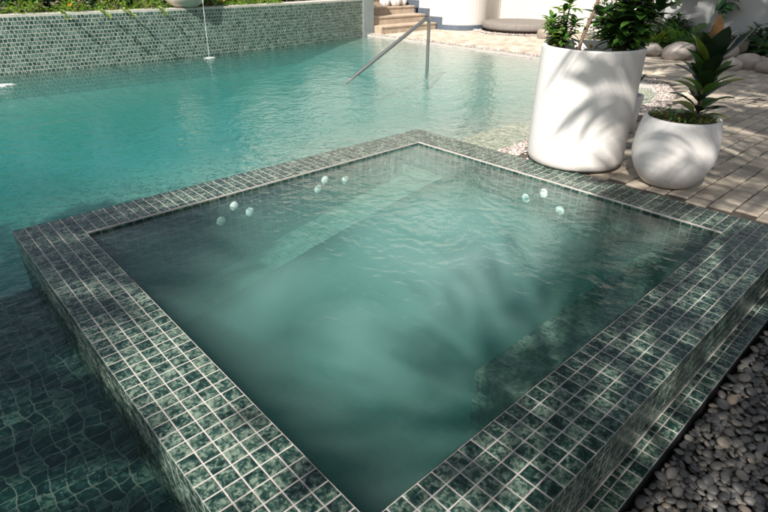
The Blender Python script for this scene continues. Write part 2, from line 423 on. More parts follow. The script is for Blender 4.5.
# soft pale clouds of air bubbles, some shaped to stand in for sun patches
tb = NT('bubble_sun_cloud'); tb.link(tb.n('ShaderNodeVolumeScatter', {'Color': (.76,.90,.85,1), 'Density': .72, 'Anisotropy': .0}).outputs[0], tb.out.inputs['Volume'])
M['bubbles'] = tb.mat
import bmesh
for k, (x, y, z, rx_, ry_, rz_) in enumerate(((.95,-.85,-.36,.62,.55,.24),(.95,-.35,-.30,.60,.26,.20),(1.25,-1.0,-.28,.22,.35,.17),(1.2,-1.55,-.34,.26,.24,.18),(.62,-1.62,-.33,.16,.36,.16),(.5,-.6,-.28,.28,.4,.14))):
    for sh in (1.15, .95, .75, .55, .35):
        bm = bmesh.new(); bmesh.ops.create_icosphere(bm, subdivisions=4, radius=1)
        m = MB()
        for v in bm.verts:
            q = 1 + .42*noise.noise(v.co*1.3 + Vector((k*7,1,2+sh))) + .16*noise.noise(v.co*3.1 + Vector((k*3,5,2)))
            m.v.append((min(XI1-.03, max(XI0+.03, x+v.co.x*rx_*q*sh)), min(YI1-.03, max(YI0+.03, y+v.co.y*ry_*q*sh)), min(-.024-.004/sh-.0007*k, z+v.co.z*rz_*q*sh)))
        m.f = [tuple(v.index for v in f.verts) for f in bm.faces]; m.m = [0]*len(m.f); m.s = [True]*len(m.f); bm.free()
        tag(m.build('bubble_sun_cloud', M['bubbles']), kind='stuff')

# ================================================================== POOL
ZW = -.14
def wall_x(y): return -5.87 - .0285*(y-.6)**2
SHORE = [(.10,.253),(.10,.9),(.10,1.6),(.09,2.4),(.03,3.0),(-.10,3.5),(-.35,4.05),(-.80,4.5),(-1.5,4.82),(-2.4,5.0),(-3.6,5.06),(-5.0,5.08),(-6.6,5.1)]
def offs(poly, ds):
    out = []
    for i, p in enumerate(poly):
        a = Vector(poly[max(0,i-1)]); b = Vector(poly[min(len(poly)-1,i+1)]); d = (b-a).normalized()
        n = Vector((d.y, -d.x)); q = Vector(p) + n*ds[i]
        out.append((q.x, q.y))
    return out
NS = len(SHORE)
wid = [.37,.37,.37,.36,.34,.30,.24,.16,.10,.06,.05,.05,.05]
S1 = offs(SHORE, wid)
S2 = offs(SHORE, [w_+s_ for w_, s_ in zip(wid, [.16,.14,.14,.15,.17,.18,.18,.16,.14,.13,.12,.12,.12])])
def gz(x, y):
    return -.012 - .098*min(1, max(0, (y-.6)/3.4))
def prism(poly, z0, z1):
    m = MB(); P = [Vector((x,y,0)) for x, y in poly]
    for tri in tessellate_polygon([P]):
        a = [P[i] for i in tri]
        if (a[1]-a[0]).cross(a[2]-a[0]).z < 0: a = a[::-1]
        m.face([(q.x,q.y,z1) for q in a]); m.face([(q.x,q.y,z0) for q in a[::-1]])
    n = len(poly)
    ar = sum(poly[i][0]*poly[(i+1)%n][1]-poly[(i+1)%n][0]*poly[i][1] for i in range(n))
    for i in range(n):
        a, b = poly[i], poly[(i+1)%n]
        q = [(a[0],a[1],z0),(b[0],b[1],z0),(b[0],b[1],z1),(a[0],a[1],z1)]
        m.face(q if ar > 0 else q[::-1])
    return m
S_in = offs(SHORE, [.12]*NS)
poly = [(-6.9,-7.5),(2.262,-7.5),(2.262,-2.452),(-.246,-2.452),(-.246,.246)] + [(S_in[0][0],.246)] + S_in[1:] + [(-6.9,5.3)]
M['pool_water'] = mat_water('turquoise_pool_water', [(1.6,(1,1),.012,2),(5.5,(1.2,1),.0095,3),(14,(1.3,1),.0062,3),(60,(1.2,1),.0004,2)],
                            absorb=((.10,.735,.72),1.0), scatter=((.16,.74,.73),.28,.1), rough=.035)
tag(prism(poly, -2.2, ZW).build('pool_water', M['pool_water']), kind='structure')
# pool bottom: a beach that slopes from the coping into the deep end
def pool_z(x, y):
    d = min(math.hypot(x-px, y-py) for px, py in SHORE2)
    return -.17 - 1.2*(min(1, d/5.6))**1.35
SHORE2 = []
for i in range(NS-1):
    for k in range(6):
        t_ = k/6; SHORE2.append((SHORE[i][0]*(1-t_)+SHORE[i+1][0]*t_, SHORE[i][1]*(1-t_)+SHORE[i+1][1]*t_))
rows = []
for i in range(41):
    y = -7.6 + i*(12.9/40); rows.append([(x_, y, pool_z(x_, y)) for x_ in [-6.9 + k*(7.15/36) for k in range(37)]])
mb = MB(); mb.grid(rows, 0, True)
tag(mb.build('pool_floor', M['pool_floor'], uv=True), kind='structure')
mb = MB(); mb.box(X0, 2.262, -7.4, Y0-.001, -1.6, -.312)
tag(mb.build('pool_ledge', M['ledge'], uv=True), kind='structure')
# mosaic coping along the shore (slopes with the ground), pebble strip, paving
def lerp2(a, b, t): return (a[0]*(1-t)+b[0]*t, a[1]*(1-t)+b[1]*t)
mb = MB(); rows = []
for f_ in (-.3, -.02, .0, 1.0):
    r = []
    for i in range(NS):
        p = lerp2(SHORE[i], S1[i], f_) if f_ >= 0 else SHORE[i]
        z = -.9 if f_ == -.3 else gz(*p) - .006 - (.02 if f_ < 0 else 0)
        if f_ == -.3: p = SHORE[i]
        r.append((p[0], p[1], z))
    rows.append(r)
mb.grid(rows, 0, False)
tag(mb.build('coping_bed', M['grout']), kind='structure')
mb = MB()
arc = [0.0]
for i in range(NS-1): arc.append(arc[-1] + math.dist(SHORE[i], SHORE[i+1]))
def shore_at(a, b, c):
    i = 0
    while i < NS-2 and arc[i+1] < a: i += 1
    t_ = (a-arc[i])/(arc[i+1]-arc[i]); p0 = lerp2(SHORE[i], SHORE[i+1], t_); p1 = lerp2(S1[i], S1[i+1], t_)
    wd = wid[i]*(1-t_)+wid[i+1]*t_
    q = lerp2(p0, p1, min(1, b/wd)); return Vector((q[0], q[1], gz(*q) - .006 + c))
lay(mb, (0,0,0), (1,0,0), (0,1,0), int(arc[-1]/.03), 12, .03, .0308, gap=.004, h=.002, bev=.002, curve=shore_at,
    skip=lambda i,j: j*.0308 > (lambda a: wid[min(NS-1, next((k for k in range(NS) if arc[k] >= a), NS-1))])(i*.03) - .02)
tag(mb.build('pool_coping', M['coping_tile']), kind='structure')

# paving
O_ = S2
B_ = [(16,.253),(16,2),(16,5),(16,9),(16,16),(10,18),(5,18),(2,18),(0,18),(-2,18),(-4,18),(-8,18),(-16,18)]
rows = []
for f_ in [0,.03,.08,.16,.3,.5,1]:
    r = []
    for i in range(NS):
        p = lerp2(O_[i], B_[i], f_); r.append((p[0], p[1], gz(*p) - .008))
    rows.append(r)
mb = MB(); mb.grid(rows, 0, True)
mb.face([(2.2295,.2535,-.02),(2.2295,.2535,-.7),(16,.2535,-.7),(16,.2535,-.02)])
tag(mb.build('paving_bed', M['dark_gap']), kind='structure')
def inside_paving(x, y):
    if y < .26: return False
    best = min(range(len(S2F)), key=lambda k: (S2F[k][0]-x)**2 + (S2F[k][1]-y)**2)
    a = S2F[max(0,best-1)]; b = S2F[min(len(S2F)-1,best+1)]
    return (b[0]-a[0])*(y-a[1]) - (b[1]-a[1])*(x-a[0]) < 0
S2F = []
for i in range(NS-1):
    for k in range(8): S2F.append(lerp2(S2[i], S2[i+1], k/8))
mb = MB()
RW = .112
for i in range(110):
    x = -7.6 + i*RW; y = .262 + R.uniform(0,.12)
    while y < 8.6:
        L = R.uniform(.12,.18)
        if inside_paving(x+RW/2, y+L*.5) and inside_paving(x+.02, y+.02) and inside_paving(x+RW-.02, y+.03):
            gx = .0018; gyp = .0045; z = gz(x, y+L/2) + R.uniform(-.0025,.002); tx = R.uniform(-.003,.003); ty = R.uniform(-.002,.002)
            a0, a1, b0, b1 = x+gx+R.uniform(0,.002), x+RW-gx-R.uniform(0,.002), y+gyp, y+L-gyp
            zb = z - .02; bv = .006
            lo = [(a0,b0,zb),(a1,b0,zb),(a1,b1,zb),(a0,b1,zb)]
            md = [(a0,b0,z-bv-tx),(a1,b0,z-bv+tx),(a1,b1,z-bv+ty),(a0,b1,z-bv-ty)]
            hi = [(a0+bv,b0+bv,z-tx),(a1-bv,b0+bv,z+tx),(a1-bv,b1-bv,z+ty),(a0+bv,b1-bv,z-ty)]
            b = len(mb.v); mb.v.extend(lo+md+hi)
            for q in range(4):
                k = (q+1)%4
                mb.f.append((b+q,b+k,b+4+k,b+4+q)); mb.m.append(0); mb.s.append(False)
                mb.f.append((b+4+q,b+4+k,b+8+k,b+8+q)); mb.m.append(0); mb.s.append(False)
            mb.f.append((b+8,b+9,b+10,b+11)); mb.m.append(0); mb.s.append(False)
        y += L
tag(mb.build('paving', M['setts']), kind='structure')
# far terrain
mb = MB(); mb.box(-260, 260, -260, 260, -2.6, -2.3)
tag(mb.build('ground', mat_plain('bare_earth', (.16,.13,.09), .95, .3, .8, .3)), kind='structure')
mb = MB(); mb.box(3.75, 40, -30, .25, -2.2, -.16); mb.box(-30, 3.75, -30, -7.45, -2.2, -.16)
mb.box(16, 60, .25, 40, -2.2, -.12); mb.box(-40, 16, 18, 50, -2.2, -.12)
tag(mb.build('terrace', mat_plain('terrace_stone', (.34,.29,.24), .85, .2, 5, .2)), kind='structure')

# ------------------------------------------------------------------ pebbles
def pebble_mesh(seed, sub=2, flat=.5, rough=.14):
    import bmesh
    bm = bmesh.new(); bmesh.ops.create_icosphere(bm, subdivisions=sub, radius=1)
    rr = random.Random(seed); off = Vector((rr.uniform(0,90), rr.uniform(0,90), seed*3.1)); ax = rr.uniform(.62,.9)
    for v in bm.verts:
        k = 1 + rough*noise.noise(v.co*.9 + off)*1.6 + rough*.35*noise.noise(v.co*2.3 + off)
        v.co = Vector((v.co.x*k, v.co.y*ax*k, v.co.z*flat*k))
    vs = [v.co.copy() for v in bm.verts]; fs = [tuple(v.index for v in f.verts) for f in bm.faces]; bm.free()
    return vs, fs
PEB = [pebble_mesh(s, 2, .32 + .05*(s % 4)) for s in range(8)]
def add_pebble(mb, k, loc, s, rz, tx, ty, mi=0):
    vs, fs = PEB[k]; mt = Matrix.Translation(loc) @ Matrix.Rotation(rz,4,'Z') @ Matrix.Rotation(tx,4,'X') @ Matrix.Rotation(ty,4,'Y')
    b = len(mb.v); mb.v.extend([tuple(mt @ (v*s)) for v in vs])
    for f in fs: mb.f.append(tuple(b+i for i in f)); mb.m.append(mi); mb.s.append(True)
mb = MB(); mb.box(2.309, 3.74, -7.4, .25, -.6, -.285)
tag(mb.build('pebble_bed', M['dark_gap']), kind='structure')
spots = []
rp = random.Random(11)
grid = {}
def try_spot(x, y, r):
    gx, gy = int(x/.04), int(y/.04)
    for a in (-1,0,1):
        for b in (-1,0,1):
            for (px,py,pr) in grid.get((gx+a,gy+b), ()):
                if (px-x)**2+(py-y)**2 < (.78*(r+pr))**2: return False
    grid.setdefault((gx,gy), []).append((x,y,r)); return True
for _ in range(90000):
    x, y, r = rp.uniform(2.325,3.7), rp.uniform(-2.6,.22), rp.choice((.010,.012,.014,.016,.019))
    if try_spot(x, y, r): spots.append((x,y,r))
camv = CAM
def px_of(x, y, z):
    c = W @ (Vector((x,y,z)) - CAM)
    return (384 + 532.83*c.x/c.z, 256 + 532.83*c.y/c.z, c.z) if c.z > .1 else (9e9, 9e9, 1)
vis = []; rest = []
for s_ in spots:
    u_, v_, d_ = px_of(s_[0], s_[1], -.23)
    (vis if -5 < u_ < 775 and -5 < v_ < 520 else rest).append((d_/s_[2], s_))
vis.sort(key=lambda q: q[0])
rest += vis[300:]; vis = vis[:300]
protos = []
for k in range(8):
    me = bpy.data.meshes.new('pebble'); me.from_pydata([tuple(v) for v in PEB[k][0]], [], PEB[k][1]); me.materials.append(M['pebble'])
    me.polygons.foreach_set('use_smooth', [True]*len(me.polygons)); protos.append(me)
for _, (x,y,r) in vis:
    o = bpy.data.objects.new('pebble', rp.choice(protos)); C.objects.link(o)
    o.location = (x, y, -.222 + rp.uniform(-.008,.010)); o.scale = (r*1.25,)*3
    o.rotation_euler = (rp.uniform(-.5,.5), rp.uniform(-.5,.5), rp.uniform(0,6.28))
    tag(o, 'smooth grey river pebble lying among many alike beside the low tiled ledge', 'pebble', 'grey pebbles beside the tiled ledge')
mb = MB()
for _, (x,y,r) in rest: add_pebble(mb, rp.randrange(8), (x,y,-.222+rp.uniform(-.008,.01)), r*1.25, rp.uniform(0,6.28), rp.uniform(-.5,.5), rp.uniform(-.5,.5))
for _ in range(8000):
    add_pebble(mb, rp.randrange(8), (rp.uniform(2.33,3.7), rp.uniform(-2.6,.22), -.245+rp.uniform(-.012,.010)), rp.uniform(.013,.022), rp.uniform(0,6.28), rp.uniform(-.6,.6), rp.uniform(-.6,.6))
tag(mb.build('loose_pebbles', M['pebble']), kind='stuff')
# pale pebble strip between coping and paving
mb = MB()
for i in range(NS-1):
    n_ = int(math.dist(SHORE[i], SHORE[i+1])*(1100 if i < 4 else 600 if i < 8 else 350))
    for _ in range(n_):
        t_ = rp.random(); p0 = lerp2(S1[i], S1[i+1], t_); p1 = lerp2(S2[i], S2[i+1], t_); q = lerp2(p0, p1, rp.uniform(.0,1.0))
        if q[1] < .285: continue
        add_pebble(mb, rp.randrange(8), (q[0], q[1], gz(*q)+rp.uniform(-.008,.006)), rp.uniform(.007,.017), rp.uniform(0,6.28), rp.uniform(-.6,.6), rp.uniform(-.6,.6))
tag(mb.build('pale_gravel', M['pale_pebble']), kind='stuff')
rows = [[(p[0], p[1], gz(*p)-.009) for p in S1], [(p[0], p[1], gz(*p)-.009) for p in S2]]
mb = MB(); mb.grid(rows, 0, True)
tag(mb.build('gravel_bed', M['grout']), kind='structure')

# ================================================================== PLANTER WALL
ZT = .548
pw = thing('planter_wall', 'long raised planter wall faced in staggered green mosaic behind the pool', 'wall', (-6.1, 0, -.3))
YS, YE = -6.5, 5.0
mb = MB(); rows = []
ys = [YS + k*(YE-YS)/48 for k in range(49)]
rows.append([(wall_x(y)-.34, y, .30) for y in ys]); rows.append([(wall_x(y)-.34, y, ZT) for y in ys]); rows.append([(wall_x(y), y, ZT) for y in ys]); rows.append([(wall_x(y), y, -1.9) for y in ys])
mb.grid(rows, 0, False)
mb.build('wall_body', M['wall_grout'], pw)
def wcurve(a, b, c):
    y = YS + a; x = wall_x(y); dx = -.057*(y-.6); n = Vector((1, -dx, 0)).normalized()
    return Vector((x, y, -.46 + b)) + n*c
mb = MB()
lay(mb, (0,0,0), (1,0,0), (0,0,1), int((YE-YS)/.0485)-1, 20, .0485, .0492, gap=.0095, h=.003, bev=.002, stagger=.5, curve=wcurve, jit=.0012)
mb.build('mosaic_face', M['tile_wall'], pw)
mb = MB(); rows = []
mb.grid([[(wall_x(y)-.33, y, .47) for y in ys], [(wall_x(y)-2.2, y, .50) for y in ys]], 0, False)
mb.build('soil', M['soil'], pw)
xe = wall_x(5.02)
mb = MB(); mb.bbox(xe-.42, xe+.03, 5.003, 5.27, -.8, 1.2, .01)
mb.build('end_pillar', M['pillar'], pw)

# foliage along the wall top
def clump(name, label, cat, c, r, h, n, mat, lw, lh, seed, group, mats2=None, upward=.4, stems=True, flowers=0):
    rr = random.Random(seed); t = thing(name, label, cat, c, group)
    m = MB(); c = Vector(c)
    for _ in range(n):
        a = rr.uniform(0, 2*PI); q = rr.random()**.6
        hh = rr.random()
        p = c + Vector((math.cos(a)*r[0]*q*(1-.4*hh), math.sin(a)*r[1]*q*(1-.4*hh), h*hh*(1-.5*q*q)))
        d = Vector((math.cos(a+rr.uniform(-.8,.8)), math.sin(a+rr.uniform(-.8,.8)), rr.uniform(-.4, upward*2)))
        L = lh*rr.uniform(.6,1.3)
        m.leaf(p, d, (0,0,1), L, L*lw, rr.uniform(.1,.6), .15, 3, 1 if mats2 and rr.random() < .25 else 0)
    m.build('leaves', [mat, mats2] if mats2 else mat, t)
    if stems:
        m = MB()
        for _ in range(7):
            a = rr.uniform(0, 2*PI); q = rr.uniform(.2,.8)
            m.tube([c - Vector((0,0,.03)), c + Vector((math.cos(a)*r[0]*q*.5, math.sin(a)*r[1]*q*.5, h*.45)), c + Vector((math.cos(a)*r[0]*q, math.sin(a)*r[1]*q, h*.8))], [.008,.006,.003], 5)
        m.build('stems', M['bark'], t)
    for k in range(flowers):
        a = rr.uniform(-.7,.7); m = MB(); p = c + Vector((r[0]*.8, r[1]*a, h*rr.uniform(.6,.95)))
        for j in range(6):
            b = j*PI/3; m.leaf(p, (math.cos(b)*.4+.6, math.sin(b), math.cos(b)), (1,0,.3), .028, .02, .3, .1, 2)
        m.build('flower', M['flower'], t)
    return t
wl = ['leafmost', ]
desc = ['bright green ground cover spilling at the far left end of the planter wall', 'sunlit ground cover with an orange flower near the left end of the planter wall',
        'low leafy ground cover between the two orange flowers on the planter wall', 'thin yellow green ground cover on the planter wall, over the leaf shadows',
        'ground cover with an orange flower trailing down the tiled planter wall', 'bright ground cover just left of the stone fountain bowl',
        'sparse ground cover right behind the stone fountain bowl', 'yellow green ground cover just right of the stone fountain bowl',
        'flowering ground cover over the middle of the planter wall', 'low ground cover where the planting thins out on the planter wall', 'last small tuft of ground cover toward the pillar of the planter wall']
for k, dsc in enumerate(desc):
    y = -2.5 + k*.52
    clump('ground_cover_plant', dsc, 'plant', (wall_x(y)-.26, y, .50), (.26,.34), .22 if k < 9 else .14, 330, M['leaf_bright'], .5, .055, 100+k,
          'ground cover on the planter wall', M['leaf_mid'], .5, True, 1 if k in (1,2,4,8) else 0)
desc = ['dark shrub behind the ground cover at the left end of the planter wall', 'dark bushy shrub behind the second stretch of ground cover', 'dark broad leaved shrub left of the stone fountain bowl',
        'dark shrub directly behind the stone fountain bowl', 'dark shrub right of the stone fountain bowl', 'low dark shrub behind the thin end of the planting', 'shaded shrub nearest the wall pillar']
for k, dsc in enumerate(desc):
    y = -2.9 + k*1.05
    clump('dark_shrub', dsc, 'shrub', (wall_x(y)-.95, y, .50), (.5,.66), .9 if k < 5 else .7, 1500, M['leaf_dark'], .42, .14, 200+k, 'dark shrubs behind the planter wall', M['leaf_mid'])
# trailing sprigs
for k, (y, dn_) in enumerate(((-.62,.16),(-.14,.22),(.16,.30),(.66,.12))):
    m = MB(); rr = random.Random(40+k); t = thing('trailing_sprig', ['leafy sprig reaching over the wall edge, left of the others', 'leafy sprig reaching out over the pool under the flower', 'longest leafy sprig reaching out over the mosaic wall', 'small leafy sprig beside the fountain bowl'][k], 'plant', (wall_x(y)+.01, y, ZT), 'sprigs reaching over the mosaic wall')
    pts = [Vector((wall_x(y)-.06, y, ZT+.03)), Vector((wall_x(y)+.015, y, ZT+.01)), Vector((wall_x(y)+dn_*.55, y+.02, ZT+.0)), Vector((wall_x(y)+dn_, y+.03, ZT-.07))]
    m.tube(pts, .003, 5); m.build('stem', M['bark'], t); m = MB()
    for j in range(24):
        q = j/24; i = min(2, int(q*3)); p = pts[i].lerp(pts[i+1], q*3-i)
        m.leaf(p, (rr.uniform(.2,.9), rr.uniform(-1,1), rr.uniform(-.6,.4)), (1,0,.5), .04, .026, .2, .1, 3)
    m.build('leaves', M['leaf_bright'], t)

# fountain bowl and its water
fy = 1.13; fx = wall_x(fy) - .16
t = thing('fountain_bowl', 'round cream stone fountain bowl standing on the tiled planter wall', 'fountain', (fx, fy, ZT))
m = MB(); m.lathe([(.0,.004),(.15,.004),(.17,.015),(.255,.06),(.315,.15),(.335,.26),(.325,.36),(.335,.40),(.345,.42),(.335,.44),(.31,.43),(.28,.36),(.0,.34)], (fx, fy, ZT), 48)
m.build('bowl', M['urn'], t)
m = MB(); m.lathe([(.0,.372),(.285,.372)], (fx, fy, ZT), 32); m.build('water', M['steel'], t)
M['stream'] = (lambda t: (t.link(t.n('ShaderNodeMixShader', {0: .28, 1: t.n('ShaderNodeBsdfTransparent').outputs[0], 2: t.n('ShaderNodeBsdfPrincipled', {'Base Color': (.85,.9,.92,1), 'Roughness': .08}).outputs[0]}).outputs[0], t.out.inputs[0]), t.mat)[1])(NT('falling_water'))
def foam(x, y, rx_, ry_, seed):
    m = MB(); rows = []
    for i in range(9):
        f_ = i/8; row = []
        for j in range(48):
            a = 2*PI*j/48; k = 1 + .45*noise.noise(Vector((math.cos(a)*2, math.sin(a)*2, seed*3.7)))
            hx, hy = x+rx_*k*f_*math.cos(a), y+ry_*k*f_*math.sin(a)
            row.append((hx, hy, ZW - .004 + (1-f_)*.012 + .010*max(0, 1-f_*f_)*(.4+noise.noise(Vector((hx*38, hy*38, seed)))) - (.01 if i == 8 else 0)))
        rows.append(row)
    m.grid(rows, 0, True, True); return m
def stream(p0, p1, r0, r1, label, seed):
    rr = random.Random(seed); t = thing('water_stream', label, 'water jet', p1, 'water falling from the fountain bowl')
    pts = []; rad = []
    for k in range(25):
        q = k/24; z = p0[2] + (p1[2]-p0[2])*q; s = math.sqrt(q)
        pts.append((p0[0]+(p1[0]-p0[0])*s, p0[1]+(p1[1]-p0[1])*s, z)); rad.append((r0+(r1-r0)*q)*rr.uniform(.6,1.4))
    m = MB(); m.tube(pts, rad, 8); m.build('stream', M['stream'], t)
    foam(p1[0], p1[1], .05, .10, seed).build('splash', M['foam'], t)
stream((fx+.40, 1.25, .97), (wall_x(1.2)+.24, 1.20, ZW), .007, .004, 'thin stream of water falling from the stone bowl into the pool', 1)
t = thing('splash', 'white splash of foam at the left end of the pool under the wall', 'splash', (-5.2,-1.62,ZW))
foam(-5.2, -1.62, .07, .11, 5).build('foam', M['foam'], t)

# ================================================================== HANDRAIL
t = thing('pool_handrail', 'steel pool handrail sloping down into the water beside a post', 'handrail', (-2.8,3.07,-.3))
pts = [(-2.8,3.07,-.32),(-2.8,3.07,.40)]
m = MB(); m.tube([(-2.8,3.07,-.32),(-2.8,3.07,0),(-2.8,3.07,.435)], .022, 14); m.build('post', M['steel'], t)
m = MB(); pp = [Vector((-2.8,3.07,.437)), Vector((-2.8,3.065,.468)), Vector((-2.802,3.045,.492)), Vector((-2.806,3.01,.492))]
end = Vector((-3.06,1.80,-.24)); pp += [pp[-1].lerp(end, q) for q in (.04,.3,.6,1)]
m.tube(pp, .0245, 14); m.build('rail', M['steel'], t)
m = MB(); m.lathe([(.024,.0),(.055,.0),(.055,-.012),(.024,-.02)][::-1], (-2.8,3.07,-.30), 20); m.build('flange', M['steel'], t)

# ================================================================== STEPS, BUILDING
t = thing('stone_steps', 'flight of tan sandstone steps beside the white building', 'steps', (-6.4,6.1,-.11))
for k in range(5):
    xf = -6.16 - k*.34; z0 = -.12 if k == 0 else -.12+.155*k
    m = MB(); m.box(xf-.36, xf-.012, 5.29, 6.93, z0, -.12+.155*(k+1)-.035); m.build('riser', M['stepstone'], t)
    m = MB(); m.bbox(xf-.37, xf, 5.29, 6.93, -.12+.155*(k+1)-.034, -.12+.155*(k+1), .006); m.build('tread', M['stepstone'], t)
for k, (y, r_) in enumerate(((6.18,.11),(6.45,.14),(6.70,.12))):
    xx = -7.05 + (.04 if k == 1 else 0); zz = .346
    t = thing('white_jar', ['small white jar partly hidden by the wall pillar on the top step', 'largest ribbed white jar, middle one on the top step', 'ribbed white jar at the right of the trio on the top step'][k], 'jar', (xx, y, zz), 'white jars on the steps')
    m = MB(); prof = [(.0,0),(.6,0),(.78,.12),(1,.7),(1.02,1.1),(.85,1.7),(.6,2.0),(.66,2.15),(.55,2.15),(.5,1.9),(0,1.85)]
    rows = [[(xx+r_*p_*(1+.05*math.cos(9*2*PI*j/72))*math.cos(2*PI*j/72), y+r_*p_*(1+.05*math.cos(9*2*PI*j/72))*math.sin(2*PI*j/72), zz+r_*z_) for j in range(72)] for p_, z_ in prof]
    m.grid(rows, 0, True, True); m.build('body', M['white_pot'], t)
# white building: long wall with a bull-nosed end
bl = thing('white_building', 'tall white rendered building with a rounded end beside the steps', 'building', (-8,8,-.12))
out = [(-16,7.0)] + [(-6.05+.6*math.sin(a), 7.6-.6*math.cos(a)) for a in [k*PI*.72/16 for k in range(17)]] + [(-5.95,8.9),(-5.95,9.6),(-16,9.6)]
prism(out, -.3, 5.2).build('wall', M['white_paint'], bl)
for q in bl.children[0].data.polygons: pass
o2 = [(-16,6.97)] + [(-6.05+.628*math.sin(a), 7.6-.628*math.cos(a)) for a in [k*PI*.72/16 for k in range(17)]]
m = MB(); m.grid([[(x,y,-.12) for x,y in o2[1:]],[(x,y,-.005) for x,y in o2[1:]],[(-6.05+(x+6.05)*.95, 7.6+(y-7.6)*.95, -.004) for x,y in o2[1:]]], 0, False)
for k in range(5):
    xf = -6.16 - k*.34; zt = -.12+.155*(k+1)+.11
    m.box(xf-.34 if k < 4 else xf-3, xf+.06 if k else -6.05, 6.968, 7.01, -.12, zt)
m.build('skirting', M['skirting'], bl)
rw = thing('rear_wall', 'white rendered rear wall behind the round stone slab', 'wall', (-4,9.0,-.12))
mb = MB(); mb.box(-5.93, -1.2, 8.95, 9.25, -.3, 5.0); mb.build('wall', M['white_paint'], rw)
gw = thing('garden_wall', 'shaded grey white garden wall behind the boulders and ferns', 'wall', (2,8.0,-.12))
mb = MB(); mb.box(-1.6, 7, 7.75, 8.0, -.3, 2.6); mb.build('wall', M['grey_paint'], gw)
t = thing('round_slab', 'low round grey stone slab lying against the white rear wall', 'stone slab', (-4.72,8.08,-.11))
m = MB(); m.lathe([(.0,-.02),(.74,-.02),(.74,.06)], (-4.72,8.08,-.10), 48); m.build('plinth', M['dark_gap'], t)
m = MB(); rows = []
prof = [(.0,.05),(.80,.05),(.83,.06),(.835,.10),(.835,.16),(.81,.185),(.5,.19),(0,.19)]
m.lathe(prof, (-4.72,8.08,-.10), 72); m.build('slab_top', M['slab'], t)
m = MB()
for _ in range(900):
    a = rp.uniform(-2.9,-.1); q = rp.uniform(.84,1.02)
    add_pebble(m, rp.randrange(8), (-4.72+math.cos(a)*q, 8.08+math.sin(a)*q, -.10+rp.uniform(-.006,.012)), rp.uniform(.012,.028), a, 0, 0)
tag(m.build('slab_gravel', M['pale_pebble']), kind='stuff')
# lattice panel
t = thing('lattice_panel', 'white diagonal lattice panel behind the potted bush', 'lattice', (-2.1,8.3,.4))
m = MB(); x0, x1, z0, z1, yy = -2.7, -1.45, .42, 1.9, 8.35
for sgn in (1,-1):
    for k in range(-16, 30):
        c0 = x0 + k*.085
        a = Vector((c0, yy+.006*sgn, z0)); b = Vector((c0+(z1-z0)*sgn, yy+.006*sgn, z1)); d = b-a
        t0 = max(0, min(((x0-a.x)/d.x, (x1-a.x)/d.x))); t1 = min(1, max(((x0-a.x)/d.x, (x1-a.x)/d.x)))
        if t1-t0 > .02:
            p, q = a+d*t0, a+d*t1; w_ = Vector((.011*-sgn, 0, .011)); th = Vector((0,.005,0))
            m.face([p-w_-th, q-w_-th, q+w_-th, p+w_-th]); m.face([p-w_+th, p+w_+th, q+w_+th, q-w_+th]); m.face([p-w_-th, p-w_+th, q-w_+th, q-w_-th]); m.face([p+w_-th, q+w_-th, q+w_+th, p+w_+th])
m.build('slats', M['lattice'], t)
m = MB(); m.box(x0-.03,x0+.02,yy-.02,yy+.02,-.2,z1); m.box(x1-.02,x1+.03,yy-.02,yy+.02,-.2,z1); m.box(x0+.021,x1-.021,yy-.018,yy+.018,z0-.04,z0); m.build('frame', M['lattice'], t)

# ================================================================== BOULDERS
BO = [(-3.62,7.24,.22,.19,.9,'cream round boulder at the left, behind the rim of the tall planter'), (-3.25,7.22,.17,.17,.95,'small white boulder touching the cream one behind the tall planter'),
      (-1.16,6.5,.34,.17,.55,'long low boulder lying between the two planters'), (-.71,6.38,.41,.24,.7,'broad grey boulder behind the rubber plant leaves'),
      (-.15,6.36,.42,.36,.8,'tallest tan boulder, leaning in the row by the garden wall'), (-.06,6.80,.26,.20,.8,'tan boulder perched behind between the tall one and the pair'),
      (.16,5.96,.24,.15,.7,'small brown boulder in front of the row'), (.28,6.26,.30,.19,.7,'pale rounded boulder in the middle of the right hand row'),
      (.40,6.40,.20,.16,.8,'grey boulder tucked against the pale rounded one'), (.56,6.05,.27,.14,.6,'flat tan boulder at the right end of the row'), (-1.5,7.5,.19,.13,.8,'small round white boulder in the yellow green plants')]
for k, (x,y,w_,h_,fl,lab) in enumerate(BO):
    vs, fs = pebble_mesh(60+k, 3, 1.0, .16)
    me = bpy.data.meshes.new('boulder'); me.from_pydata([(v.x*w_*.56, v.y*w_*.52, v.z*h_*.60) for v in vs], [], fs)
    me.materials.append(M['boulder']); me.polygons.foreach_set('use_smooth', [True]*len(me.polygons))
    o = bpy.data.objects.new('boulder', me); C.objects.link(o); o.location = (x, y, gz(x,y)+h_*.44)
    if k == 5: o.location.z += .14
    o.rotation_euler = (rp.uniform(-.2,.2), rp.uniform(-.25,.25), rp.uniform(-.5,.5))
    tag(o, lab, 'boulder', 'boulders along the garden bed')

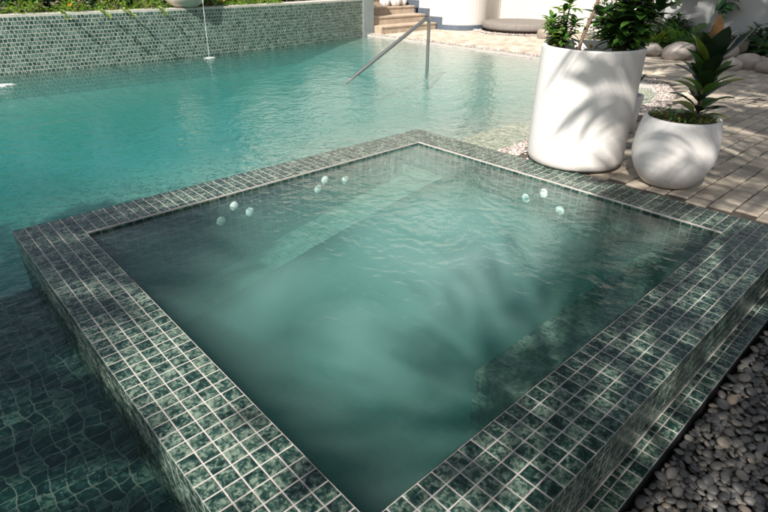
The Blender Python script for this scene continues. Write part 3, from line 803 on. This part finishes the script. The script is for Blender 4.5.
# ================================================================== PLANTERS
def lathe_pot(name, label, c, prof, nseg=72):
    t = thing(name, label, 'planter', c); m = MB(); m.lathe(prof, c, nseg); m.build('pot', M['white_pot'], t); return t
BP = (.934,.472,.001); BH = .693
t = lathe_pot('tall_planter', 'large white tapered cylinder planter standing at the corner of the hot tub', BP,
   [(0,.0),(.250,.0),(.278,.006),(.292,.022),(.296,.05),(.295,.35),(.2925,BH-.012),(.292,BH-.003),(.286,BH),(.268,BH),(.262,BH-.004),(.256,BH-.12)])
m = MB(); m.lathe([(0,BH-.050),(.12,BH-.05),(.2,BH-.06),(.258,BH-.065)][::-1], BP, 40); m.build('soil', M['soil'], t)
BB = (1.509,.512,-.010); H2 = .386
t = lathe_pot('bowl_planter', 'round white bowl planter with a rubber plant beside the tall planter', BB,
   [(0,0),(.10,0),(.128,.008),(.152,.028),(.185,.075),(.209,.13),(.2205,.185),(.2195,.24),(.212,.30),(.2035,.345),(.1965,.372),(.192,.384),(.188,.386),(.178,.386),(.174,.380),(.172,.30)])
m = MB(); m.lathe([(0,H2-.008),(.10,H2-.012),(.173,H2-.018)][::-1], BB, 40); m.build('soil', M['soil'], t)
SP = (.735,1.505,-.035)
t = lathe_pot('small_planter', 'small white planter half hidden behind the tall one', SP,
   [(0,0),(.09,0),(.112,.01),(.122,.10),(.134,.27),(.135,.28),(.122,.28),(.118,.24)], 40)
m = MB(); m.lathe([(0,.255),(.119,.25)][::-1], SP, 24); m.build('soil', M['soil'], t)
pl = thing('strap_leaf_plant', 'dark strap leaved plant in the small white planter', 'plant', (SP[0],SP[1],SP[2]+.25))
m = MB(); rr = random.Random(3)
for k in range(9):
    a = k*.7 + .3; m.leaf((SP[0],SP[1],SP[2]+.25), (math.cos(a)*.55, math.sin(a)*.55, 1), (math.cos(a),math.sin(a),0.1), rr.uniform(.18,.33), .036, -rr.uniform(.1,.3), .2, 6)
m.build('leaves', M['leaf_dark'], pl)

def whorl_bush(name, label, base, stems, leafL, leafW, mats, seed, per=9, extra=None):
    """stems with whorls of lance leaves"""
    rr = random.Random(seed); t = thing(name, label, 'potted plant', base); base = Vector(base)
    ms = MB(); ml = MB()
    for (dx, dy, h) in stems:
        top = base + Vector((dx, dy, h)); mid = base + Vector((dx*.4, dy*.4, h*.5))
        ms.tube([base + Vector((dx*.12, dy*.12, -.02)), mid, top], [.008,.006,.004], 6)
        for q in (.34,.5,.64,.78,.9,1.0):
            p = base.lerp(mid, q*2) if q < .5 else mid.lerp(top, q*2-1)
            n_ = int(per*(.5+.5*q))
            for j in range(n_):
                a = 2*PI*j/n_ + rr.uniform(-.3,.3); el = rr.uniform(-.1,.55) + (.5 if q == 1 else 0)
                mi = rr.choices(range(len(mats)), [1]+[.45]*(len(mats)-1))[0]
                s = rr.uniform(.7,1.15)
                ml.leaf(p, (math.cos(a)*math.cos(el), math.sin(a)*math.cos(el), math.sin(el)), (0,0,1), leafL*s, leafW*s, rr.uniform(.2,.7), .16, 6, mi, belly=.5)
    ms.build('stems', M['bark'], t); ml.build('leaves', mats, t); return t
zs = BP[2]+BH-.05
whorl_bush('whorled_shrub', 'small shrub with whorled green leaves at the left of the tall planter', (BP[0]-.17,BP[1]-.06,zs),
           [(-.06,-.05,.15),(.0,-.03,.22),(-.10,.02,.17),(.05,.02,.16),(-.02,.06,.26),(-.03,-.07,.10)], .085, .028, [M['leaf_mid'], M['leaf_dark'], M['leaf_bright']], 21, 8)
tt = whorl_bush('leafy_bush', 'dense dark glossy bush filling the right of the tall planter', (BP[0]+.12,BP[1]+.08,zs),
           [(-.12,-.05,.20),(.0,-.10,.18),(.12,-.08,.2),(.18,.0,.24),(.02,.04,.36),(-.08,.08,.42),(.14,.12,.4),(.05,-.02,.28),(-.02,.12,.55),(.2,.08,.5),(.1,-.05,.12),(-.1,.0,.52)], .125, .050, [M['leaf_mid'], M['leaf_dark']], 22, 11)
t = thing('slender_tree', 'slender bare brown stem leaning up out of the tall planter', 'tree', (BP[0]-.06,BP[1]-.08,zs))
b0 = Vector((BP[0]-.065,BP[1]-.06,zs-.02)); m = MB(); tp = [b0, b0+Vector((.012,.02,.12)), b0+Vector((.04,.05,.26)), b0+Vector((.07,.09,.5)), b0+Vector((.05,.14,.9)), b0+Vector((.08,.2,1.35))]
m.tube(tp, [.012,.0105,.010,.009,.007,.005], 8); m.build('trunk', M['bark'], t)
m = MB(); rr = random.Random(31)
for _ in range(260):
    v = Vector((rr.gauss(0,.17), rr.gauss(0,.17), rr.gauss(0,.16))); p = tp[-1] + v + Vector((0,0,.05))
    m.leaf(p, v+Vector((0,0,.05)), (0,0,1), .10, .042, .4, .15, 4)
m.build('crown', M['leaf_mid'], t)
# litter of dry leaves on the soil of the tall planter
m = MB()
for _ in range(40):
    a = rr.uniform(0,6.28); q = .24*math.sqrt(rr.random()); m.leaf((BP[0]+math.cos(a)*q, BP[1]+math.sin(a)*q, zs-.004+rr.uniform(0,.02)), (rr.uniform(-1,1),rr.uniform(-1,1),rr.uniform(-.1,.2)), (0,0,1), .05, .024, .3, .2, 3)
tag(m.build('leaf_litter', M['leaf_dry']), kind='stuff')
m = MB(); m.leaf((BP[0]-.215,BP[1]-.10,zs+.005), (-.10,.02,1), (-1,-.3,0), .11, .03, .5, .2, 6); m.leaf((BP[0]-.20,BP[1]-.11,zs+.0), (.05,-.1,1), (-1,-.3,0), .09, .028, .6, .2, 6)
tag(m.build('withered_leaf', M['leaf_dry']), 'withered yellow leaf standing at the left rim of the tall planter', 'leaf')

# rubber plant
zb = BB[2]+H2-.012
t = thing('rubber_plant', 'rubber plant with broad dark leaves and a bronze top leaf in the bowl planter', 'potted plant', (BB[0],BB[1],zb))
rr = random.Random(9); m = MB(); sx, sy = BB[0]+.05, BB[1]+.055
stem = [Vector((sx,sy,zb-.02)), Vector((sx-.004,sy+.005,zb+.12)), Vector((sx-.012,sy-.002,zb+.20)), Vector((sx-.008,sy-.004,zb+.29))]
m.tube(stem, [.012,.011,.010,.007], 8); m.build('stem', M['bark'], t)
def on_stem(q):
    i = min(2, int(q*3)); return stem[i].lerp(stem[i+1], q*3-i)
R_ = Vector((.678,.735,0)); Fv = Vector((-.735,.678,0))
ml = MB()
#  (height on stem 0-1, turn: 0 = right, 90 = toward the back, degrees, elevation, length, width, material, droop)
LV = []
for k in range(36):
    q = .02 + .94*(k/35); e_ = .62 + .66*q
    LV.append((q, k*137.5+200, e_ + rr.uniform(-.14,.14), .150 + .035*q + rr.uniform(-.012,.02), .078 + .008*q, 3 if rr.random() < .2 else (1 if rr.random() < .1 else 0), .5 - .35*q))
LV += [(1.0,75,1.40,.22,.065,2,.05),(.92,8,.72,.25,.07,0,-.05),(.80,190,1.05,.20,.08,1,.1),(.86,262,1.15,.23,.10,0,.05),(.42,345,.50,.19,.07,1,.2),(.06,340,.30,.15,.06,1,.5),(.06,190,.35,.15,.06,0,.4),(.62,160,.6,.17,.075,0,.2)]
for q, az, el, L, w_, mi, dr in LV:
    a = math.radians(az); hv = R_*math.cos(a) + Fv*math.sin(a); d = hv*math.cos(el) + Vector((0,0,math.sin(el)))
    p = on_stem(q); ml.tube([p, p+d*.03], .004, 5, mi)
    ml.leaf(p+d*.025, d, Vector((0,0,1)) - hv*.01, L, w_*1.05, dr, .13, 8, mi, belly=.48)
ml.build('leaves', [M['leaf_rubber'], M['leaf_yellow'], M['leaf_bronze'], M['leaf_mid']], t)
t = thing('creeping_weed', 'tiny leaved creeping weed covering the soil of the bowl planter', 'plant', (BB[0],BB[1],zb))
m = MB()
for _ in range(900):
    a = rr.uniform(0,6.28); q = .172*math.sqrt(rr.random()); left = max(0, -(R_.x*math.cos(a)+R_.y*math.sin(a)))*q/.2
    hh = rr.random()*(.022+.05*left); m.leaf((BB[0]+math.cos(a)*q, BB[1]+math.sin(a)*q, zb-.008+hh), (rr.uniform(-1,1),rr.uniform(-1,1),rr.uniform(-.2,.7)), (0,0,1), rr.uniform(.012,.022), .014, .3, .15, 2, 1 if rr.random() < .3 else 0)
m.build('leaves', [M['leaf_mid'], M['leaf_dry']], t)

# ================================================================== GARDEN PLANTS
def frond(mb, base, d, L, n, lw, ll, droop, seed, mi=0, rach=.008, ms=None, vee=.35):
    """pinnate frond: arched rachis with two rows of leaflets"""
    rr = random.Random(seed); d = Vector(d).normalized(); p = Vector(base); hv = Vector((d.x,d.y,0))
    hv = hv.normalized() if hv.length > .01 else Vector((1,0,0)); el = math.asin(max(-1,min(1,d.z))); pts = [p.copy()]; dirs = [d.copy()]
    seg = 14
    for i in range(seg):
        e_ = el - droop*((i+1)/seg)**1.4; dd = hv*math.cos(e_) + Vector((0,0,math.sin(e_))); p = p + dd*(L/seg); pts.append(p.copy()); dirs.append(dd)
    (ms or mb).tube(pts, [rach*(1-.8*i/seg) for i in range(seg+1)], 5, mi)
    for j in range(n):
        q = .12 + .86*j/n; x = q*seg; i = min(seg-1, int(x)); c = pts[i].lerp(pts[i+1], x-i); dd = dirs[i+1]
        sd = dd.cross(Vector((0,0,1))); sd = sd.normalized() if sd.length > .05 else Vector((1,0,0)); upv = sd.cross(dd)
        l = ll*(.45+.75*math.sin(PI*min(1,(q*.9+.08))))*rr.uniform(.85,1.1)
        for s in (1,-1):
            ld = sd*s*.9 + dd*(.45+.6*q) + upv*vee*rr.uniform(.3,1.2)
            mb.leaf(c, ld, upv, l, lw*rr.uniform(.8,1.1), rr.uniform(.2,.6), .1, 3, mi, belly=.35)
def fern(name, label, c, n, L, ll, lw, mat, seed, el=(.5,1.1), group=None, cat='plant', nl=16, spread=(0,2*PI)):
    rr = random.Random(seed); t = thing(name, label, cat, c, group); m = MB()
    for k in range(n):
        a = spread[0] + (spread[1]-spread[0])*(k+rr.random()*.6)/n; e_ = rr.uniform(*el)
        frond(m, Vector(c)+Vector((math.cos(a),math.sin(a),0))*.03, (math.cos(a)*math.cos(e_), math.sin(a)*math.cos(e_), math.sin(e_)), L*rr.uniform(.75,1.15), nl, lw, ll, rr.uniform(.7,1.5), seed*50+k)
    m.build('fronds', mat, t); return t
FG = 'leafy plants in the garden bed'
fern('fern', 'feathery fern directly behind the bronze tipped rubber plant', (-1.0,7.2,-.08), 16, .62, .16, .03, M['leaf_mid'], 301, group=FG)
fern('fern', 'dark fern spreading above the tallest boulder', (-.35,7.15,-.08), 16, .70, .17, .03, M['leaf_dark'], 302, group=FG)
fern('fern', 'shaded fern behind the boulders at the right edge of the photo', (.45,7.0,-.08), 16, .6, .15, .03, M['leaf_dark'], 303, group=FG)
fern('fern', 'mid green fern left of the rubber plant, above the low boulder', (-1.7,7.35,-.08), 14, .6, .15, .03, M['leaf_mid'], 304, group=FG)
fern('fern', 'dark fern in front of the white lattice', (-2.2,7.7,-.08), 14, .75, .18, .035, M['leaf_dark'], 305, group=FG)
fern('fern', 'lower right fern hanging over the flat tan boulder', (1.0,6.75,-.08), 14, .6, .14, .03, M['leaf_dark'], 306, group=FG)
t = clump('yellow_bromeliad', 'bright yellow green plant catching sun above the low boulder', 'plant', (-1.42,7.15,-.05), (.34,.25), .2, 120, M['leaf_yellow'], .2, .16, 310, None, M['leaf_bright'], .7)
for k, (x,y,h,lab) in enumerate(((-2.7,8.0,1.0,'leafy shrub between the potted bush and the lattice'), (-1.3,7.55,.55,'low dark shrub in the middle of the garden bed'), (.05,7.45,.5,'low dark shrub against the grey garden wall'), (.9,7.3,.7,'dark shrub at the right end of the garden bed'))):
    clump('garden_shrub', lab, 'shrub', (x,y,-.09), (.42,.3), h, 520, M['leaf_dark'], .4, .12, 320+k, 'dark shrubs in the garden bed', M['leaf_mid'])
# large leaved climber hanging on the garden wall
def climber(label, pts, seed, n, L, mat):
    rr = random.Random(seed); t = thing('climber', label, 'climbing plant', pts[0], 'climbers on the garden wall'); m = MB(); pts = [Vector(p) for p in pts]; m.tube(pts, [.014]*len(pts), 6); m.build('vine', M['bark'], t); m = MB()
    for k in range(n):
        q = (k+rr.random())/n*(len(pts)-1); i = min(len(pts)-2, int(q)); p = pts[i].lerp(pts[i+1], q-i)
        a = rr.uniform(-2.8,-.3); m.leaf(p, (math.cos(a), math.sin(a)*.6, rr.uniform(-1.0,.2)), (0,-1,.6), L*rr.uniform(.7,1.2), L*.42, rr.uniform(.2,.7), .12, 5)
    m.build('leaves', mat, t)
climber('dark large leaved climber hanging down the grey wall right of the bronze leaf', [(-.5,7.68,2.5),(-.55,7.66,1.5),(-.62,7.66,.9),(-.68,7.64,.5)], 1, 26, .26, M['leaf_dark'])
climber('broad leaved climber hanging behind the rubber plant', [(-1.25,7.68,2.4),(-1.22,7.66,1.4),(-1.15,7.64,.8)], 2, 30, .30, M['leaf_dark'])
climber('tangle of climber stems above the fern beside the lattice', [(-1.75,7.9,2.4),(-1.62,7.8,1.4),(-1.5,7.7,.7)], 3, 30, .26, M['leaf_mid'])

# palms; only their light and shade and some fronds reach the picture
def palm(label, base, h, lean, n, L, ll, lw, seed, nl=46, dens=1):
    rr = random.Random(seed); t = thing('palm_tree', label, 'palm tree', base, 'palms around the pool'); base = Vector(base); top = base + Vector((lean[0],lean[1],h)); m = MB()
    pts = [base.lerp(top, q) + Vector((lean[0],lean[1],0))*(q*q-q)*.5 for q in [k/12 for k in range(13)]]
    m.tube(pts, [.13*(1-.35*k/12)*(1.03 if k % 2 else .97) for k in range(13)], 12); m.build('trunk', M['bark'], t); m = MB()
    for k in range(n):
        a = k*2.399 + rr.uniform(-.2,.2); e_ = -.15 + 1.35*((k*.618)%1)
        frond(m, top, (math.cos(a)*math.cos(e_), math.sin(a)*math.cos(e_), math.sin(e_)), L*rr.uniform(.85,1.1), nl, lw, ll, rr.uniform(.8,1.3), seed*90+k, 0, .022)
    m.build('crown', M['palm'], t)
def shade_tree(label, base, cc, rad, ncl, per, seed):
    rr = random.Random(seed); t = thing('shade_tree', label, 'tree', base); cc = Vector(cc); base = Vector(base); m = MB()
    fork = base.lerp(cc, .55) + Vector((.1,.1,0)); m.tube([base-Vector((0,0,.2)), base.lerp(fork,.5)+Vector((.08,-.05,0)), fork], [.15,.12,.09], 10)
    cl = []
    for k in range(ncl):
        a = rr.uniform(0,6.28); q = rr.random()**.5; cl.append(cc + Vector((rad*q*math.cos(a), rad*q*math.sin(a), rr.uniform(-.7,.8))))
    for c in cl[:14]: m.tube([fork, fork.lerp(c,.5)+Vector((0,0,.15)), c], [.05,.03,.01], 6)
    m.build('trunk', M['bark'], t); m = MB()
    for c in cl:
        for _ in range(per):
            v = Vector((rr.gauss(0,.26), rr.gauss(0,.26), rr.gauss(0,.16))); m.leaf(c+v, v+Vector((0,0,.03)), (0,0,1), rr.uniform(.08,.15), .055, .4, .12, 2, rr.random() < .3)
    m.build('crown', [M['leaf_mid'], M['leaf_dark']], t)
shade_tree('small leaved shade tree standing behind the camera beside the hot tub', (6.8,-7.2,-.2), (5.95,-5.7,4.5), 2.15, 64, 150, 91)
palm('palm standing left of the near ledge, behind the camera', (2.1,-9.8,-.2), 5.4, (-.2,.3), 19, 2.4, .6, .05, 2)
palm('palm farthest behind the camera, shading the submerged ledge', (3.5,-10.1,-.2), 5.4, (-.4,.2), 10, 2.3, .6, .05, 6)
palm('palm beside the pebble bed right of the camera', (5.1,-2.4,-.2), 4.4, (-.5,-.3), 19, 2.3, .6, .038, 3, 56)
palm('palm rising from the terrace right of the bowl planter', (4.6,.2,-.1), 4.6, (-1.2,-.4), 9, 2.3, .6, .05, 4)
palm('palm in the garden bed beyond the right edge of the photo', (3.3,3.0,-.1), 4.6, (-1.0,-.4), 18, 2.3, .6, .05, 5)

rr = random.Random(77)
t = thing('broadleaf_tree', 'dense broadleaf tree rising behind the garden wall, mirrored in the hot tub', 'tree', (-1.2,8.7,-.1))
m = MB(); m.tube([(-1.2,8.7,-.3),(-1.15,8.7,1.2),(-1.25,8.6,2.4),(-1.3,8.5,3.6)], [.13,.11,.09,.05], 10)
for k in range(7):
    a = k*.9; m.tube([(-1.22,8.63,2.1+.15*k), (-1.25+.7*math.cos(a),8.6+.5*math.sin(a),2.8+.2*k), (-1.25+1.3*math.cos(a),8.5+.8*math.sin(a),3.3+.22*k)], [.05,.035,.015], 6)
m.build('trunk', M['bark'], t); m = MB()
for k in range(34):
    a = rr.uniform(0,6.28); q = rr.random()**.5; cc = Vector((-1.3+1.65*q*math.cos(a), 8.5+1.0*q*math.sin(a), rr.uniform(2.0,5.0)))
    for _ in range(60):
        v = Vector((rr.gauss(0,.26), rr.gauss(0,.26), rr.gauss(0,.2))); m.leaf(cc+v, v+Vector((0,0,.02)), (0,0,1), rr.uniform(.12,.2), .075, .4, .12, 3, rr.random() < .3)
m.build('crown', [M['leaf_dark'], M['leaf_mid']], t)

# ================================================================== render settings
sc = bpy.context.scene
sc.view_settings.view_transform = 'Standard'; sc.view_settings.look = 'None'; sc.view_settings.exposure = .85; sc.view_settings.gamma = 1
sc.view_settings.use_curve_mapping = False
sc.render.engine = 'CYCLES'; cy = sc.cycles
cy.use_denoising = True
try: cy.denoiser = 'OPENIMAGEDENOISE'; cy.denoising_input_passes = 'RGB_ALBEDO_NORMAL'
except Exception: pass
cy.max_bounces = 8; cy.diffuse_bounces = 3; cy.glossy_bounces = 3; cy.transparent_max_bounces = 16; cy.volume_bounces = 2
cy.caustics_reflective = False; cy.caustics_refractive = False; cy.sample_clamp_indirect = 6
cy.volume_step_rate = 1.5; cy.volume_max_steps = 128
